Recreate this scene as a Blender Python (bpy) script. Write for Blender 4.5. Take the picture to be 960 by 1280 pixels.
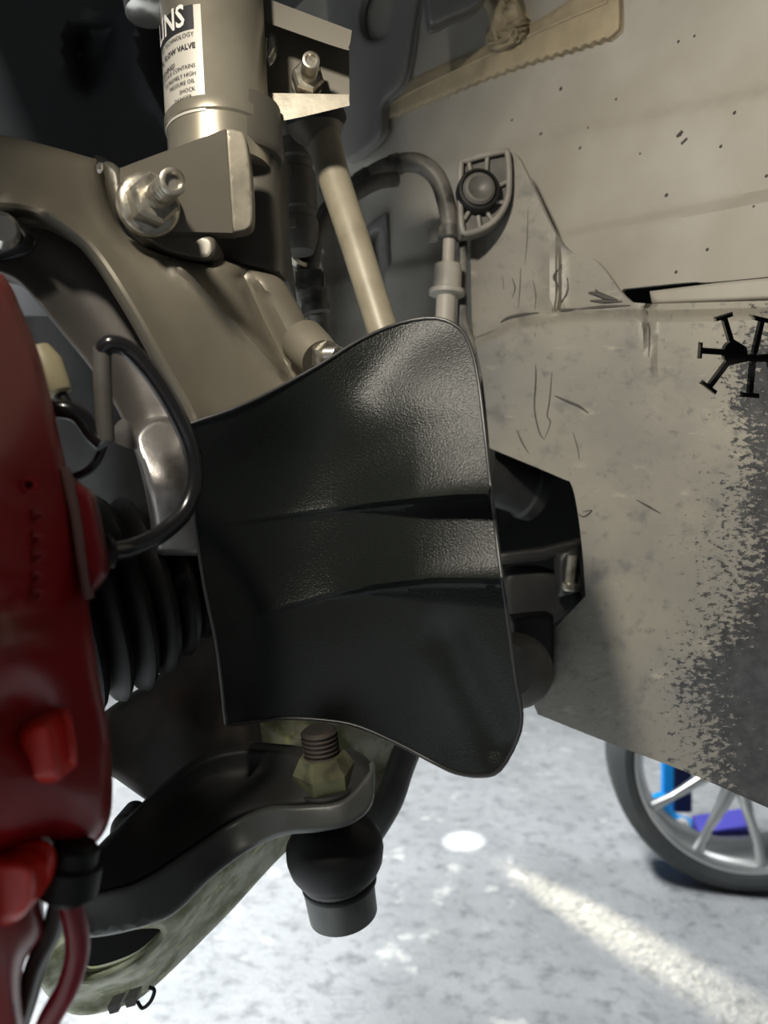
import bpy, bmesh, math, random
import numpy as np
from mathutils import Vector, Matrix
from mathutils.geometry import delaunay_2d_cdt
random.seed(7)
for o in list(bpy.data.objects): bpy.data.objects.remove(o)
SC = bpy.context.scene
COL = SC.collection
# ------------------------------------------------------------------ camera
F = 924.0                 # focal length in pixels of the 960x1280 frame
CZ = 0.974                # camera height above the workshop floor
cam = bpy.data.cameras.new('camera'); cam.sensor_fit = 'VERTICAL'; cam.sensor_height = 36.0
cam.lens = 36.0 * F / 1280.0
cam.clip_start = 0.02; cam.clip_end = 60
cam.dof.use_dof = True; cam.dof.focus_distance = 0.47; cam.dof.aperture_fstop = 7.0
camo = bpy.data.objects.new('camera', cam); COL.objects.link(camo)
camo.location = (0, 0, CZ); camo.rotation_euler = (math.radians(90), 0, 0)
SC.camera = camo
# ------------------------------------------------------------------ world, lights, exposure
w = bpy.data.worlds.new('world'); SC.world = w; w.use_nodes = True
w.node_tree.nodes['Background'].inputs[0].default_value = (0.80, 0.84, 0.88, 1)
w.node_tree.nodes['Background'].inputs[1].default_value = 0.05
SC.view_settings.view_transform = 'Standard'; SC.view_settings.look = 'None'
SC.view_settings.gamma = 1.0; SC.view_settings.exposure = 0.0; SC.view_settings.use_curve_mapping = False

def light(name, kind, loc, target, power, color, size=0.1, size_y=None, spot=None, blend=0.5):
    l = bpy.data.lights.new(name, kind); l.energy = power; l.color = color
    if kind == 'AREA':
        l.shape = 'RECTANGLE'; l.size = size; l.size_y = size_y or size
    else: l.shadow_soft_size = size
    if kind == 'SPOT': l.spot_size = math.radians(spot); l.spot_blend = blend
    o = bpy.data.objects.new(name, l); COL.objects.link(o); o.location = loc
    o.rotation_euler = (Vector(target) - Vector(loc)).to_track_quat('-Z', 'Y').to_euler()
    return o
# hand lamp hooked in the wheel arch, above and to the left of the camera
light('hand_lamp', 'SPOT', (-0.17, 0.08, 1.33), (0.29, 0.60, 1.05), 16.0, (1.0, 0.925, 0.80), 0.022, spot=92, blend=0.85)
# ceiling strip lights of the workshop, outboard and inboard of the car
light('ceiling_strip_outboard', 'AREA', (-0.95, 0.9, 3.4), (-0.95, 0.9, 0), 380, (0.96, 0.99, 1.0), 0.4, 3.0)
light('ceiling_strip_inboard', 'AREA', (2.4, 2.8, 3.4), (1.6, 2.6, 0), 52, (0.96, 0.99, 1.0), 0.6, 3.0)

# ------------------------------------------------------------------ helpers
def P(px, py, d):
    return Vector(((px - 480) / F * d, d, CZ + (640 - py) / F * d))

def nrm(c): return (c[0], c[1], c[2], 1.0) if len(c) == 3 else c

def mat(name, base, rough=0.5, metal=0.0, base2=None, nscale=30, nlo=0.4, nhi=0.65, bump=0.0, bscale=200, coat=0.0,
        spec=0.5, detail=6, dirt=None, dscale=12, dlo=0.55, dhi=0.7, stretch=None, trans=0.0, coord='Object'):
    m = bpy.data.materials.new(name); m.use_nodes = True
    nt = m.node_tree; N = nt.nodes; L = nt.links
    b = N['Principled BSDF']
    b.inputs['Base Color'].default_value = nrm(base); b.inputs['Roughness'].default_value = rough
    b.inputs['Metallic'].default_value = metal; b.inputs['Coat Weight'].default_value = coat
    b.inputs['Specular IOR Level'].default_value = spec
    b.inputs['Transmission Weight'].default_value = trans
    tc = N.new('ShaderNodeTexCoord'); src = tc.outputs[coord]
    if stretch:
        mp = N.new('ShaderNodeMapping'); mp.inputs['Scale'].default_value = stretch
        L.new(src, mp.inputs[0]); src = mp.outputs[0]
    def noise(s, d=6):
        n = N.new('ShaderNodeTexNoise'); n.inputs['Scale'].default_value = s; n.inputs['Detail'].default_value = d
        L.new(src, n.inputs['Vector']); return n
    cur = None
    def layer(cur, col, s, lo, hi, dd):
        n = noise(s, dd); r = N.new('ShaderNodeMapRange'); r.inputs[1].default_value = lo; r.inputs[2].default_value = hi
        L.new(n.outputs[0], r.inputs[0])
        x = N.new('ShaderNodeMix'); x.data_type = 'RGBA'
        if cur is None: x.inputs[6].default_value = nrm(base)
        else: L.new(cur, x.inputs[6])
        x.inputs[7].default_value = nrm(col); L.new(r.outputs[0], x.inputs[0])
        return x.outputs[2]
    if base2: cur = layer(cur, base2, nscale, nlo, nhi, detail)
    if dirt: cur = layer(cur, dirt, dscale, dlo, dhi, 10)
    if cur: L.new(cur, b.inputs['Base Color'])
    if bump:
        n = noise(bscale, 4); bp = N.new('ShaderNodeBump'); bp.inputs['Strength'].default_value = bump
        bp.inputs['Distance'].default_value = 0.0006
        L.new(n.outputs[0], bp.inputs['Height']); L.new(bp.outputs[0], b.inputs['Normal'])
    return m

def finish(o, label=None, cat=None, group=None, kind=None):
    if label: o['label'] = label
    if cat: o['category'] = cat
    if group: o['group'] = group
    if kind: o['kind'] = kind
    return o

def thing(name, loc, label, cat, group=None, kind=None):
    o = bpy.data.objects.new(name, None); COL.objects.link(o); o.location = loc; o.empty_display_size = 0.02
    return finish(o, label, cat, group, kind)

def wloc(o):
    v = Vector(o.location)
    while o.parent: o = o.parent; v = v + Vector(o.location)
    return v

def link(name, verts, faces, m, parent=None, smooth=True, angle=35, uvs=None, origin=None):
    vs = np.array([tuple(v) for v in verts], dtype=float)
    c = Vector(origin) if origin is not None else Vector(tuple((vs.min(0) + vs.max(0)) / 2))
    me = bpy.data.meshes.new(name)
    me.from_pydata([tuple(Vector(v) - c) for v in verts], [], [tuple(f) for f in faces])
    if uvs is not None:
        ul = me.uv_layers.new(name='UVMap')
        for lp in me.loops: ul.data[lp.index].uv = uvs[lp.vertex_index]
    bm = bmesh.new(); bm.from_mesh(me); bmesh.ops.recalc_face_normals(bm, faces=bm.faces[:]); bm.to_mesh(me); bm.free()
    me.materials.append(m)
    if smooth:
        me.shade_smooth(); me.set_sharp_from_angle(angle=math.radians(angle))
    o = bpy.data.objects.new(name, me); COL.objects.link(o)
    if parent is not None:
        o.parent = parent; o.location = c - wloc(parent)
    else: o.location = c
    return o

def catmull(pts, n=6, closed=True):
    """smooth an outline; a point with a third item 's' stays a sharp corner"""
    out = []; k = len(pts)
    rng = range(k) if closed else range(k - 1)
    g = lambda i: np.array(pts[i % k][:2] if closed else pts[max(0, min(k - 1, i))][:2], float)
    sh = lambda i: len(pts[i % k]) > 2 if closed else (len(pts[max(0, min(k-1, i))]) > 2)
    for i in rng:
        p0, p1, p2, p3 = g(i - 1), g(i), g(i + 1), g(i + 2)
        m1 = (p2 - p0) / 2; m2 = (p3 - p1) / 2
        if sh(i): m1 = (p2 - p1)
        if sh(i + 1): m2 = (p2 - p1)
        if sh(i) and sh(i + 1):
            L = max(1, int(np.linalg.norm(p2 - p1) // 8)); ts = [j / L for j in range(L)]
        else: ts = [j / n for j in range(n)]
        for t in ts:
            h = (2*t**3 - 3*t**2 + 1) * p1 + (t**3 - 2*t**2 + t) * m1 + (-2*t**3 + 3*t**2) * p2 + (t**3 - t**2) * m2
            out.append(h)
    if not closed: out.append(g(k - 1))
    return np.array(out)

def inside(poly, q):
    poly = np.asarray(poly); q = np.atleast_2d(q); r = np.zeros(len(q), bool)
    x, y = q[:, 0], q[:, 1]; n = len(poly)
    for i in range(n):
        x1, y1 = poly[i]; x2, y2 = poly[(i + 1) % n]
        if y1 == y2: continue
        c = ((y1 > y) != (y2 > y)) & (x < (x2 - x1) * (y - y1) / (y2 - y1) + x1)
        r ^= c
    return r

def pdist(line, q, closed=False):
    line = np.asarray([p[:2] for p in line], float); q = np.atleast_2d(q).astype(float); best = np.full(len(q), 1e9)
    n = len(line)
    for i in range(n if closed else n - 1):
        a = line[i]; b = line[(i + 1) % n]; ab = b - a; l2 = ab @ ab
        if l2 == 0: continue
        t = np.clip(((q - a) @ ab) / l2, 0, 1)
        best = np.minimum(best, np.linalg.norm(q - a - t[:, None] * ab, axis=1))
    return best

def tps(ctrl):
    c = np.array(ctrl, float); xy = c[:, :2] / 1000; n = len(c)
    U = lambda r: np.where(r > 1e-9, r**2 * np.log(np.maximum(r, 1e-9)), 0)
    K = U(np.linalg.norm(xy[:, None] - xy[None], axis=2)) + 1e-6 * np.eye(n)
    A = np.zeros((n + 3, n + 3)); A[:n, :n] = K; A[:n, n] = 1; A[:n, n+1:] = xy; A[n, :n] = 1; A[n+1:, :n] = xy.T
    s = np.linalg.solve(A, np.concatenate([c[:, 2], np.zeros(3)]))
    def f(q):
        q = np.atleast_2d(q) / 1000
        return U(np.linalg.norm(q[:, None] - xy[None], axis=2)) @ s[:n] + s[n] + q @ s[n+1:]
    return f

def const(d): return lambda q: np.full(len(np.atleast_2d(q)), d)
def vplane(c):   # a panel that runs along the car: depth at pixel column x
    return lambda q: c / (0.81 + (np.atleast_2d(q)[:, 0] - 480) / F)

BACKN = Vector((1, 0.81, 0)).normalized()

def sstep(t): t = np.clip(t, 0, 1); return t * t * (3 - 2 * t)

def plate(name, outline, depth, thick, m, parent=None, holes=(), step=12, rnd=0.0, rpx=8, back=None, n=6, angle=35, smooth_outline=True, lines=()):
    """a solid slab: shaped front face from an outline, own depth function, rounded rim, real thickness"""
    ol = catmull(outline, n) if smooth_outline else np.array([p[:2] for p in outline], float)
    hl = [catmull(h, n) for h in holes]
    loops = [ol] + hl
    pts = []; edges = []
    for lp in loops:
        s = len(pts); k = len(lp); pts += [tuple(p) for p in lp]; edges += [(s + i, s + (i + 1) % k) for i in range(k)]
    nb = len(pts)
    x0, y0 = ol.min(0); x1, y1 = ol.max(0)
    gx = np.arange(x0 + step * 0.5, x1, step); gy = np.arange(y0 + step * 0.5, y1, step)
    G = np.array([(x + (step * 0.5 if j % 2 else 0), y) for j, y in enumerate(gy) for x in gx]) if len(gx) and len(gy) else np.zeros((0, 2))
    def bd(q):
        r = pdist(ol, q, True)
        for h in hl: r = np.minimum(r, pdist(h, q, True))
        return r
    def ins(q):
        r = inside(ol, q)
        for h in hl: r &= ~inside(h, q)
        return r
    extra = []
    if len(G):
        G = G[ins(G)]
        if len(G): G = G[bd(G) > (max(rpx * 1.6, step * 0.35) if rnd else step * 0.35)]
        extra += [tuple(p) for p in G]
    if rnd:
        for fr in (0.10, 0.35, 0.7, 1.0, 1.35):
            for lp in loops:
                nx = np.roll(lp, -1, 0) - np.roll(lp, 1, 0); ln = np.linalg.norm(nx, axis=1)[:, None]; nx = nx / np.maximum(ln, 1e-9)
                for sgn in (1, -1):
                    q = lp + sgn * fr * rpx * np.stack([-nx[:, 1], nx[:, 0]], 1)
                    ok = ins(q)
                    q = q[ok]
                    if len(q):
                        q = q[bd(q) > fr * rpx * 0.8]; extra += [tuple(p) for p in q]
    if len(lines) and len(extra):
        E = np.array(extra)
        for ln in lines: E = E[pdist(ln, E) > min(3.0, step * 0.4)]
        extra = [tuple(p) for p in E]
    for ln in lines:
        l = np.array([p[:2] for p in ln], float); q = []
        for a, b in zip(l[:-1], l[1:]):
            k = max(1, int(np.linalg.norm(b - a) // min(step, 5))); q += [a + (b - a) * i / k for i in range(k)]
        q = np.array(q); ok = ins(q) & (bd(q) > 1.5); prev = None
        for p, g in zip(q, ok):
            if not g: prev = None; continue
            extra.append(tuple(p)); ci = len(pts) + len(extra) - 1
            if prev is not None: edges.append((prev, ci))
            prev = ci
    allp = [Vector(p) for p in pts + extra]
    vo, eo, fo, ov, oe, of = delaunay_2d_cdt(allp, edges, [], 1, 1e-4)
    V = np.array([tuple(v) for v in vo])
    cent = np.array([V[list(f)].mean(0) for f in fo]); keep = ins(cent)
    fo = [list(f) for f, k in zip(fo, keep) if k]
    d = depth(V)
    if rnd:
        t = np.clip(bd(V) / rpx, 0, 1); d = d + rnd * (1 - np.sqrt(np.clip(1 - (1 - t)**2, 0, 1)))
    bk = back if back is not None else Vector((0, 1, 0))
    front = [P(V[i, 0], V[i, 1], d[i]) for i in range(len(V))]
    nv = len(front)
    cnt = {}
    for f in fo:
        for a, b in zip(f, f[1:] + f[:1]):
            cnt[(a, b)] = cnt.get((a, b), 0) + 1
    # back sheet: only as far as the rim needs, following the front
    rearv = [v + bk * thick for v in front]
    faces = [tuple(f) for f in fo] + [tuple(nv + i for i in reversed(f)) for f in fo]
    for (a, b) in cnt:
        if (b, a) not in cnt: faces.append((b, a, nv + a, nv + b))
    uv = [(p[0] / 1000, 1 - p[1] / 1000) for p in V] * 2
    return link(name, front + rearv, faces, m, parent, True, angle, uv)

def frames(pts, closed=False):
    n = len(pts); T = []
    for i in range(n):
        if closed: t = pts[(i + 1) % n] - pts[i - 1]
        else: t = pts[min(i + 1, n - 1)] - pts[max(i - 1, 0)]
        T.append(t.normalized())
    up = Vector((0, 0, 1)) if abs(T[0].z) < 0.9 else Vector((1, 0, 0))
    N = [(up - T[0] * up.dot(T[0])).normalized()]
    for i in range(1, n):
        v = N[-1] - T[i] * N[-1].dot(T[i]); N.append(v.normalized())
    return T, N

def spline3(pts, n=8, closed=False):
    k = len(pts); out = []
    g = lambda i: pts[i % k] if closed else pts[max(0, min(k - 1, i))]
    for i in range(k if closed else k - 1):
        p0, p1, p2, p3 = g(i - 1), g(i), g(i + 1), g(i + 2)
        for j in range(n):
            t = j / n
            out.append(0.5 * ((2 * p1) + (p2 - p0) * t + (2*p0 - 5*p1 + 4*p2 - p3) * t*t + (3*p1 - p0 - 3*p2 + p3) * t**3))
    if not closed: out.append(pts[-1].copy())
    return out

def tube(name, pts, r, m, parent=None, seg=14, n=8, closed=False, flat=1.0, angle=50, smooth=True):
    """pts: world points; r: radius or list of radii, one for each given point"""
    k = len(pts)
    path = spline3([Vector(p) for p in pts], n, closed) if n > 1 else [Vector(p) for p in pts]
    if isinstance(r, (list, tuple)):
        rs = [float(np.interp(i / max(1, n), range(k), r)) for i in range(len(path))]
    else: rs = [r] * len(path)
    T, N = frames(path, closed)
    vs = []; fs = []
    for p, t, nn, rr in zip(path, T, N, rs):
        b = t.cross(nn)
        for s in range(seg):
            a = 2 * math.pi * s / seg; vs.append(p + (nn * math.cos(a) + b * math.sin(a) * flat) * rr)
    L = len(path)
    for i in range(L if closed else L - 1):
        j = (i + 1) % L
        for s in range(seg):
            s2 = (s + 1) % seg; fs.append((i*seg + s, i*seg + s2, j*seg + s2, j*seg + s))
    if not closed:
        fs.append(tuple(range(seg - 1, -1, -1))); fs.append(tuple((L - 1)*seg + s for s in range(seg)))
    return link(name, vs, fs, m, parent, smooth, angle)

def ptube(name, pp, r, m, parent=None, **k):
    return tube(name, [P(*p) for p in pp], r, m, parent, **k)

def lathe(name, A, B, prof, m, parent=None, seg=32, closed=False, angle=35, smooth=True, phase=0.0):
    """prof: (fraction along A-B, radius in metres)"""
    A = Vector(A); B = Vector(B); ax = (B - A); L = ax.length; ax.normalize()
    up = Vector((0, 0, 1)) if abs(ax.z) < 0.9 else Vector((1, 0, 0))
    u = (up - ax * up.dot(ax)).normalized(); v = ax.cross(u)
    vs = []; fs = []
    for t, r in prof:
        for s in range(seg):
            a = 2 * math.pi * s / seg + phase
            vs.append(A + ax * (t * L) + (u * math.cos(a) + v * math.sin(a)) * max(r, 1e-5))
    k = len(prof)
    for i in range(k if closed else k - 1):
        j = (i + 1) % k
        for s in range(seg):
            s2 = (s + 1) % seg; fs.append((i*seg + s, i*seg + s2, j*seg + s2, j*seg + s))
    if not closed:
        fs.append(tuple(range(seg - 1, -1, -1))); fs.append(tuple((k - 1)*seg + s for s in range(seg)))
    return link(name, vs, fs, m, parent, smooth, angle)

def box(name, c, size, m, parent=None, rot=None, bev=0.0):
    c = Vector(c); sx, sy, sz = [s / 2 for s in size]
    bm = bmesh.new(); bmesh.ops.create_cube(bm, size=1.0)
    for v in bm.verts: v.co = Vector((v.co.x * size[0], v.co.y * size[1], v.co.z * size[2]))
    if bev: bmesh.ops.bevel(bm, geom=bm.edges[:], offset=bev, segments=2, affect='EDGES')
    R = rot.to_matrix() if rot is not None else Matrix.Identity(3)
    vs = [c + R @ v.co for v in bm.verts]; fs = [[v.index for v in f.verts] for f in bm.faces]
    bm.free()
    return link(name, vs, fs, m, parent, True, 40)

def bolt(root, base, tip, r, m_nut, m_thread, washer=1.75, nutr=1.75, nutfrac=0.42, name=('washer', 'nut', 'threaded_stud')):
    base = Vector(base); tip = Vector(tip); ax = tip - base; L = ax.length
    lathe(name[0], base, tip, [(0, r*washer*1.25), (0.08, r*washer*1.25), (0.10, r*washer*1.2), (0.13, r*washer*1.0)], m_nut, root, 32)
    lathe(name[1], base + ax*0.12, base + ax*(0.12 + nutfrac), [(0, r*nutr*0.97), (0.05, r*nutr), (0.82, r*nutr), (1, r*nutr*0.86)], m_nut, root, 6, angle=25, phase=0.3)
    pr = [(0, r)]; s0 = 0.12 + nutfrac; k = 7
    for i in range(k):
        a = i / k; pr += [(a + 0.02, r*0.9), (a + 0.5/k, r), (a + 0.9/k, r*0.9)]
    pr += [(0.98, r*0.95), (1.0, r*0.75), (0.995, r*0.62), (0.93, r*0.5), (0.93, 0)]
    lathe(name[2], base + ax*(s0 - 0.02), tip, pr, m_thread, root, 24, angle=40)

# ------------------------------------------------------------------ materials
M = {}
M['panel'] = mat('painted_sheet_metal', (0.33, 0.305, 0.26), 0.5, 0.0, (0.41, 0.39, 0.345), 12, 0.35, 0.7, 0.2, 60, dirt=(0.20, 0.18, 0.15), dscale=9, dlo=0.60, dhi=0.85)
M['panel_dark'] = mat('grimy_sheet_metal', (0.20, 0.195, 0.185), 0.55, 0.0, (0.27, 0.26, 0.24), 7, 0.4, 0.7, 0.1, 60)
M['black_void'] = mat('black_void_sheet', (0.006, 0.006, 0.006), 0.8, spec=0.2)  # black of the sheets that stand for unlit gaps
M['fork'] = mat('fork_coating', (0.075, 0.068, 0.055), 0.45, 0.2, (0.09, 0.082, 0.066), 20, 0.4, 0.7, 0.05, 300)
M['rod'] = mat('pale_rod_paint', (0.27, 0.24, 0.175), 0.45, 0.1, (0.20, 0.175, 0.125), 40, 0.45, 0.7, 0.15, 300)
M['taupe'] = mat('dusty_cast_alloy', (0.135, 0.12, 0.092), 0.45, 0.3, (0.185, 0.165, 0.125), 14, 0.35, 0.7, 0.12, 260, dirt=(0.09, 0.08, 0.065), dscale=25, dlo=0.66, dhi=0.78)
M['taupe_shaded'] = mat('shaded_cast_alloy', (0.14, 0.13, 0.12), 0.5, 0.3, (0.19, 0.175, 0.16), 20, 0.35, 0.7, 0.15, 220)  # same alloy as the cast face, greyed for the web's shaded side
M['bare_alloy'] = mat('bare_cast_alloy', (0.36, 0.34, 0.325), 0.34, 0.75, (0.13, 0.12, 0.11), 26, 0.5, 0.66, 0.25, 180)
M['bracket'] = mat('coated_steel_bracket', (0.125, 0.114, 0.09), 0.42, 0.25, (0.145, 0.13, 0.105), 20, 0.4, 0.7, 0.05, 300)
M['bracket_lit'] = mat('lit_bracket_steel', (0.30, 0.27, 0.21), 0.4, 0.4, (0.20, 0.18, 0.14), 60, 0.4, 0.65, 0.15, 300)  # bracket steel lightened for the flanges that catch the lamp
M['steel'] = mat('dusty_zinc_steel', (0.48, 0.45, 0.38), 0.33, 0.85, (0.20, 0.17, 0.12), 110, 0.45, 0.68, 0.2, 500)
M['steel_clean'] = mat('bright_steel', (0.62, 0.60, 0.55), 0.25, 0.9)
M['damper'] = mat('anodised_damper_tube', (0.50, 0.46, 0.36), 0.30, 0.75, (0.40, 0.36, 0.28), 30, 0.4, 0.7, 0.03, 300)
M['label_film'] = mat('silver_label_film', (0.52, 0.49, 0.43), 0.45, 0.2)
M['print_black'] = mat('black_print', (0.02, 0.02, 0.022), 0.5)
M['print_white'] = mat('pale_print', (0.75, 0.72, 0.66), 0.45)
M['guard'] = mat('grained_black_plastic', (0.007, 0.0088, 0.0073), 0.35, 0.0, bump=0.6, bscale=1000, spec=0.32)  # faint green in the base stands for greenish light on the guard
M['rubber'] = mat('black_rubber', (0.010, 0.010, 0.010), 0.5, 0.0, bump=0.06, bscale=150, spec=0.35)
M['boot'] = mat('matt_boot_rubber', (0.006, 0.006, 0.006), 0.5, 0.0, spec=0.2)
M['rubber_grey'] = mat('dusty_rubber', (0.12, 0.113, 0.10), 0.5, 0.0, (0.075, 0.071, 0.064), 60, 0.4, 0.7, 0.1, 200, dirt=(0.15, 0.135, 0.11), dscale=40, dlo=0.55, dhi=0.8)
M['hose_dirty'] = mat('dirty_hose', (0.15, 0.14, 0.12), 0.5, 0.0, (0.045, 0.042, 0.038), 45, 0.45, 0.62, 0.2, 150)
M['hose_gloss'] = mat('glossy_black_hose', (0.015, 0.015, 0.016), 0.22, 0.0, coat=0.3)
M['red'] = mat('red_caliper_paint', (0.36, 0.006, 0.010), 0.33, 0.0, (0.26, 0.005, 0.008), 8, 0.4, 0.7, coat=0.12, dirt=(0.10, 0.02, 0.02), dscale=10, dlo=0.6, dhi=0.85)
M['red_bright'] = mat('bright_red_paint', (0.75, 0.025, 0.012), 0.35, coat=0.15)
M['liner'] = mat('black_liner_plastic', (0.035, 0.036, 0.038), 0.55, 0.0, (0.05, 0.05, 0.05), 10, 0.4, 0.7, 0.1, 60)
M['liner_lit'] = mat('bounce_lit_liner', (0.085, 0.085, 0.08), 0.6, 0.0, (0.045, 0.045, 0.042), 14, 0.4, 0.65)
M['green_arm'] = mat('weathered_lower_arm', (0.52, 0.53, 0.40), 0.5, 0.05, (0.22, 0.24, 0.12), 60, 0.42, 0.62, 0.8, 240, dirt=(0.58, 0.62, 0.30), dscale=95, dlo=0.58, dhi=0.72)
M['arm_grey'] = mat('dark_forged_arm', (0.024, 0.025, 0.024), 0.6, 0.0, (0.016, 0.017, 0.016), 20, 0.4, 0.7, 0.15, 200)
M['arm_edge'] = mat('pale_forged_steel', (0.15, 0.16, 0.15), 0.42, 0.35, (0.11, 0.115, 0.108), 30, .4, .7, .15, 200)  # lighter grey than the dark forged arm
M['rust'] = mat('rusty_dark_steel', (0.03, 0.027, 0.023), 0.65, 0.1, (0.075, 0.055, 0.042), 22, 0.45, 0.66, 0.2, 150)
M['strip'] = mat('woven_heat_strip', (0.40, 0.33, 0.215), 0.85, 0.0, (0.31, 0.26, 0.175), 40, 0.35, 0.65, 0.5, 420, dirt=(0.20, 0.17, 0.12), dscale=20, dlo=0.6, dhi=0.75)
M['tyre'] = mat('tyre_rubber', (0.05, 0.055, 0.056), 0.6, 0.0, (0.075, 0.078, 0.075), 9, 0.4, 0.7)
M['wheel_alloy'] = mat('silver_wheel_alloy', (0.62, 0.63, 0.62), 0.28, 0.8)
M['blue'] = mat('blue_paint', (0.0, 0.38, 1.0), 0.35)
M['violet'] = mat('violet_blue_paint', (0.16, 0.15, 0.85), 0.4)
M['navy'] = mat('navy_paint', (0.01, 0.02, 0.10), 0.5)
M['white'] = mat('white_plastic', (0.8, 0.8, 0.78), 0.4)
M['cream'] = mat('cream_plastic', (0.50, 0.44, 0.27), 0.45)
M['scratch_fold'] = mat('scratch_dark', (0.075, 0.07, 0.065), 0.7)
M['chip'] = mat('dark_speck', (0.05, 0.045, 0.04), 0.7)
M['wall'] = mat('painted_wall', (0.45, 0.46, 0.46), 0.8, 0.0, (0.40, 0.41, 0.41), 3)

# undertray: pale grime with worn black film that thickens toward its front edge
def tray_material():
    m = bpy.data.materials.new('worn_undertray'); m.use_nodes = True; nt = m.node_tree; N = nt.nodes; L = nt.links
    b = N['Principled BSDF']; uv = N.new('ShaderNodeTexCoord')
    def noise(s, d=8, rough=0.6, sc=(1, 1, 1)):
        mp = N.new('ShaderNodeMapping'); mp.inputs['Scale'].default_value = sc
        L.new(uv.outputs['UV'], mp.inputs[0])
        n = N.new('ShaderNodeTexNoise'); n.inputs['Scale'].default_value = s; n.inputs['Detail'].default_value = d
        n.inputs['Roughness'].default_value = rough
        L.new(mp.outputs[0], n.inputs['Vector']); return n.outputs[0]
    def rng(x, a, c, o0=0.0, o1=1.0):
        r = N.new('ShaderNodeMapRange'); L.new(x, r.inputs[0])
        for i, v in enumerate((a, c, o0, o1)): r.inputs[i + 1].default_value = v
        return r.outputs[0]
    def mix(fac, a, c):
        x = N.new('ShaderNodeMix'); x.data_type = 'RGBA'; L.new(fac, x.inputs[0])
        for i, v in ((6, a), (7, c)):
            if isinstance(v, tuple): x.inputs[i].default_value = nrm(v)
            else: L.new(v, x.inputs[i])
        return x.outputs[2]
    def mth(op, a, c):
        x = N.new('ShaderNodeMath'); x.operation = op
        for i, v in ((0, a), (1, c)):
            if isinstance(v, (int, float)): x.inputs[i].default_value = v
            else: L.new(v, x.inputs[i])
        return x.outputs[0]
    base = mix(rng(noise(6), 0.35, 0.7), (0.315, 0.295, 0.245), (0.225, 0.215, 0.195))
    base = mix(rng(noise(22, 6), 0.56, 0.78), base, (0.13, 0.13, 0.13))
    base = mix(rng(noise(40, 4, 0.6, (0.5, 1, 1)), 0.63, 0.75), base, (0.40, 0.37, 0.30))
    base = mix(rng(noise(55, 8, 0.7), 0.56, 0.70), base, (0.17, 0.165, 0.15))
    sp = N.new('ShaderNodeSeparateXYZ'); L.new(uv.outputs['UV'], sp.inputs[0])
    # worn film boundary: a curve of u that wanders with v
    wob = mth('MULTIPLY', mth('SUBTRACT', noise(5, 2), 0.5), 0.16)
    v = sp.outputs[1]
    dep = mth('ADD', mth('SUBTRACT', sp.outputs[0], 0.925), wob)
    low = rng(v, 0.16, 0.34, 0.05, 0.0)
    top = rng(v, 0.50, 0.60, 0.0, -0.055)
    dep = mth('ADD', mth('ADD', dep, low), top)
    cover = rng(dep, -0.11, 0.07, 0.0, 0.42)
    n1 = noise(120, 7, 0.75, (0.75, 1.25, 1))
    film = rng(mth('ADD', n1, cover), 0.735, 0.77)
    fcol = mix(rng(noise(60), 0.4, 0.7), (0.035, 0.036, 0.038), (0.075, 0.075, 0.076))
    col = mix(film, base, fcol)
    L.new(col, b.inputs['Base Color']); b.inputs['Roughness'].default_value = 0.5
    bp = N.new('ShaderNodeBump'); bp.inputs['Strength'].default_value = 0.25; bp.inputs['Distance'].default_value = 0.002
    L.new(noise(120, 3), bp.inputs['Height']); L.new(bp.outputs[0], b.inputs['Normal'])
    return m
M['tray'] = tray_material()

def floor_material():
    m = bpy.data.materials.new('wet_concrete'); m.use_nodes = True; nt = m.node_tree; N = nt.nodes; L = nt.links
    b = N['Principled BSDF']; tc = N.new('ShaderNodeTexCoord')
    def noise(s, d=6, r=0.6):
        n = N.new('ShaderNodeTexNoise'); n.inputs['Scale'].default_value = s; n.inputs['Detail'].default_value = d; n.inputs['Roughness'].default_value = r
        L.new(tc.outputs['Object'], n.inputs['Vector']); return n.outputs[0]
    def ramp(x, a, c, o0=0, o1=1):
        r = N.new('ShaderNodeMapRange'); L.new(x, r.inputs[0])
        for i, v in enumerate((a, c, o0, o1)): r.inputs[i+1].default_value = v
        return r.outputs[0]
    def mix(fac, a, c):
        x = N.new('ShaderNodeMix'); x.data_type = 'RGBA'; L.new(fac, x.inputs[0])
        for i, v in ((6, a), (7, c)):
            if isinstance(v, tuple): x.inputs[i].default_value = nrm(v)
            else: L.new(v, x.inputs[i])
        return x.outputs[2]
    c = mix(ramp(noise(3.5), 0.35, 0.7), (0.44, 0.45, 0.46), (0.33, 0.34, 0.35))
    c = mix(ramp(noise(22, 8, 0.7), 0.50, 0.70), c, (0.20, 0.21, 0.22))
    c = mix(ramp(noise(9, 4), 0.62, 0.70), c, (0.62, 0.62, 0.60))
    L.new(c, b.inputs['Base Color'])
    L.new(ramp(noise(5), 0.35, 0.65, 0.18, 0.5), b.inputs['Roughness'])
    bp = N.new('ShaderNodeBump'); bp.inputs['Strength'].default_value = 0.9; bp.inputs['Distance'].default_value = 0.006
    L.new(noise(62, 5), bp.inputs['Height']); L.new(bp.outputs[0], b.inputs['Normal'])
    return m
M['floor'] = floor_material()

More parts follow.
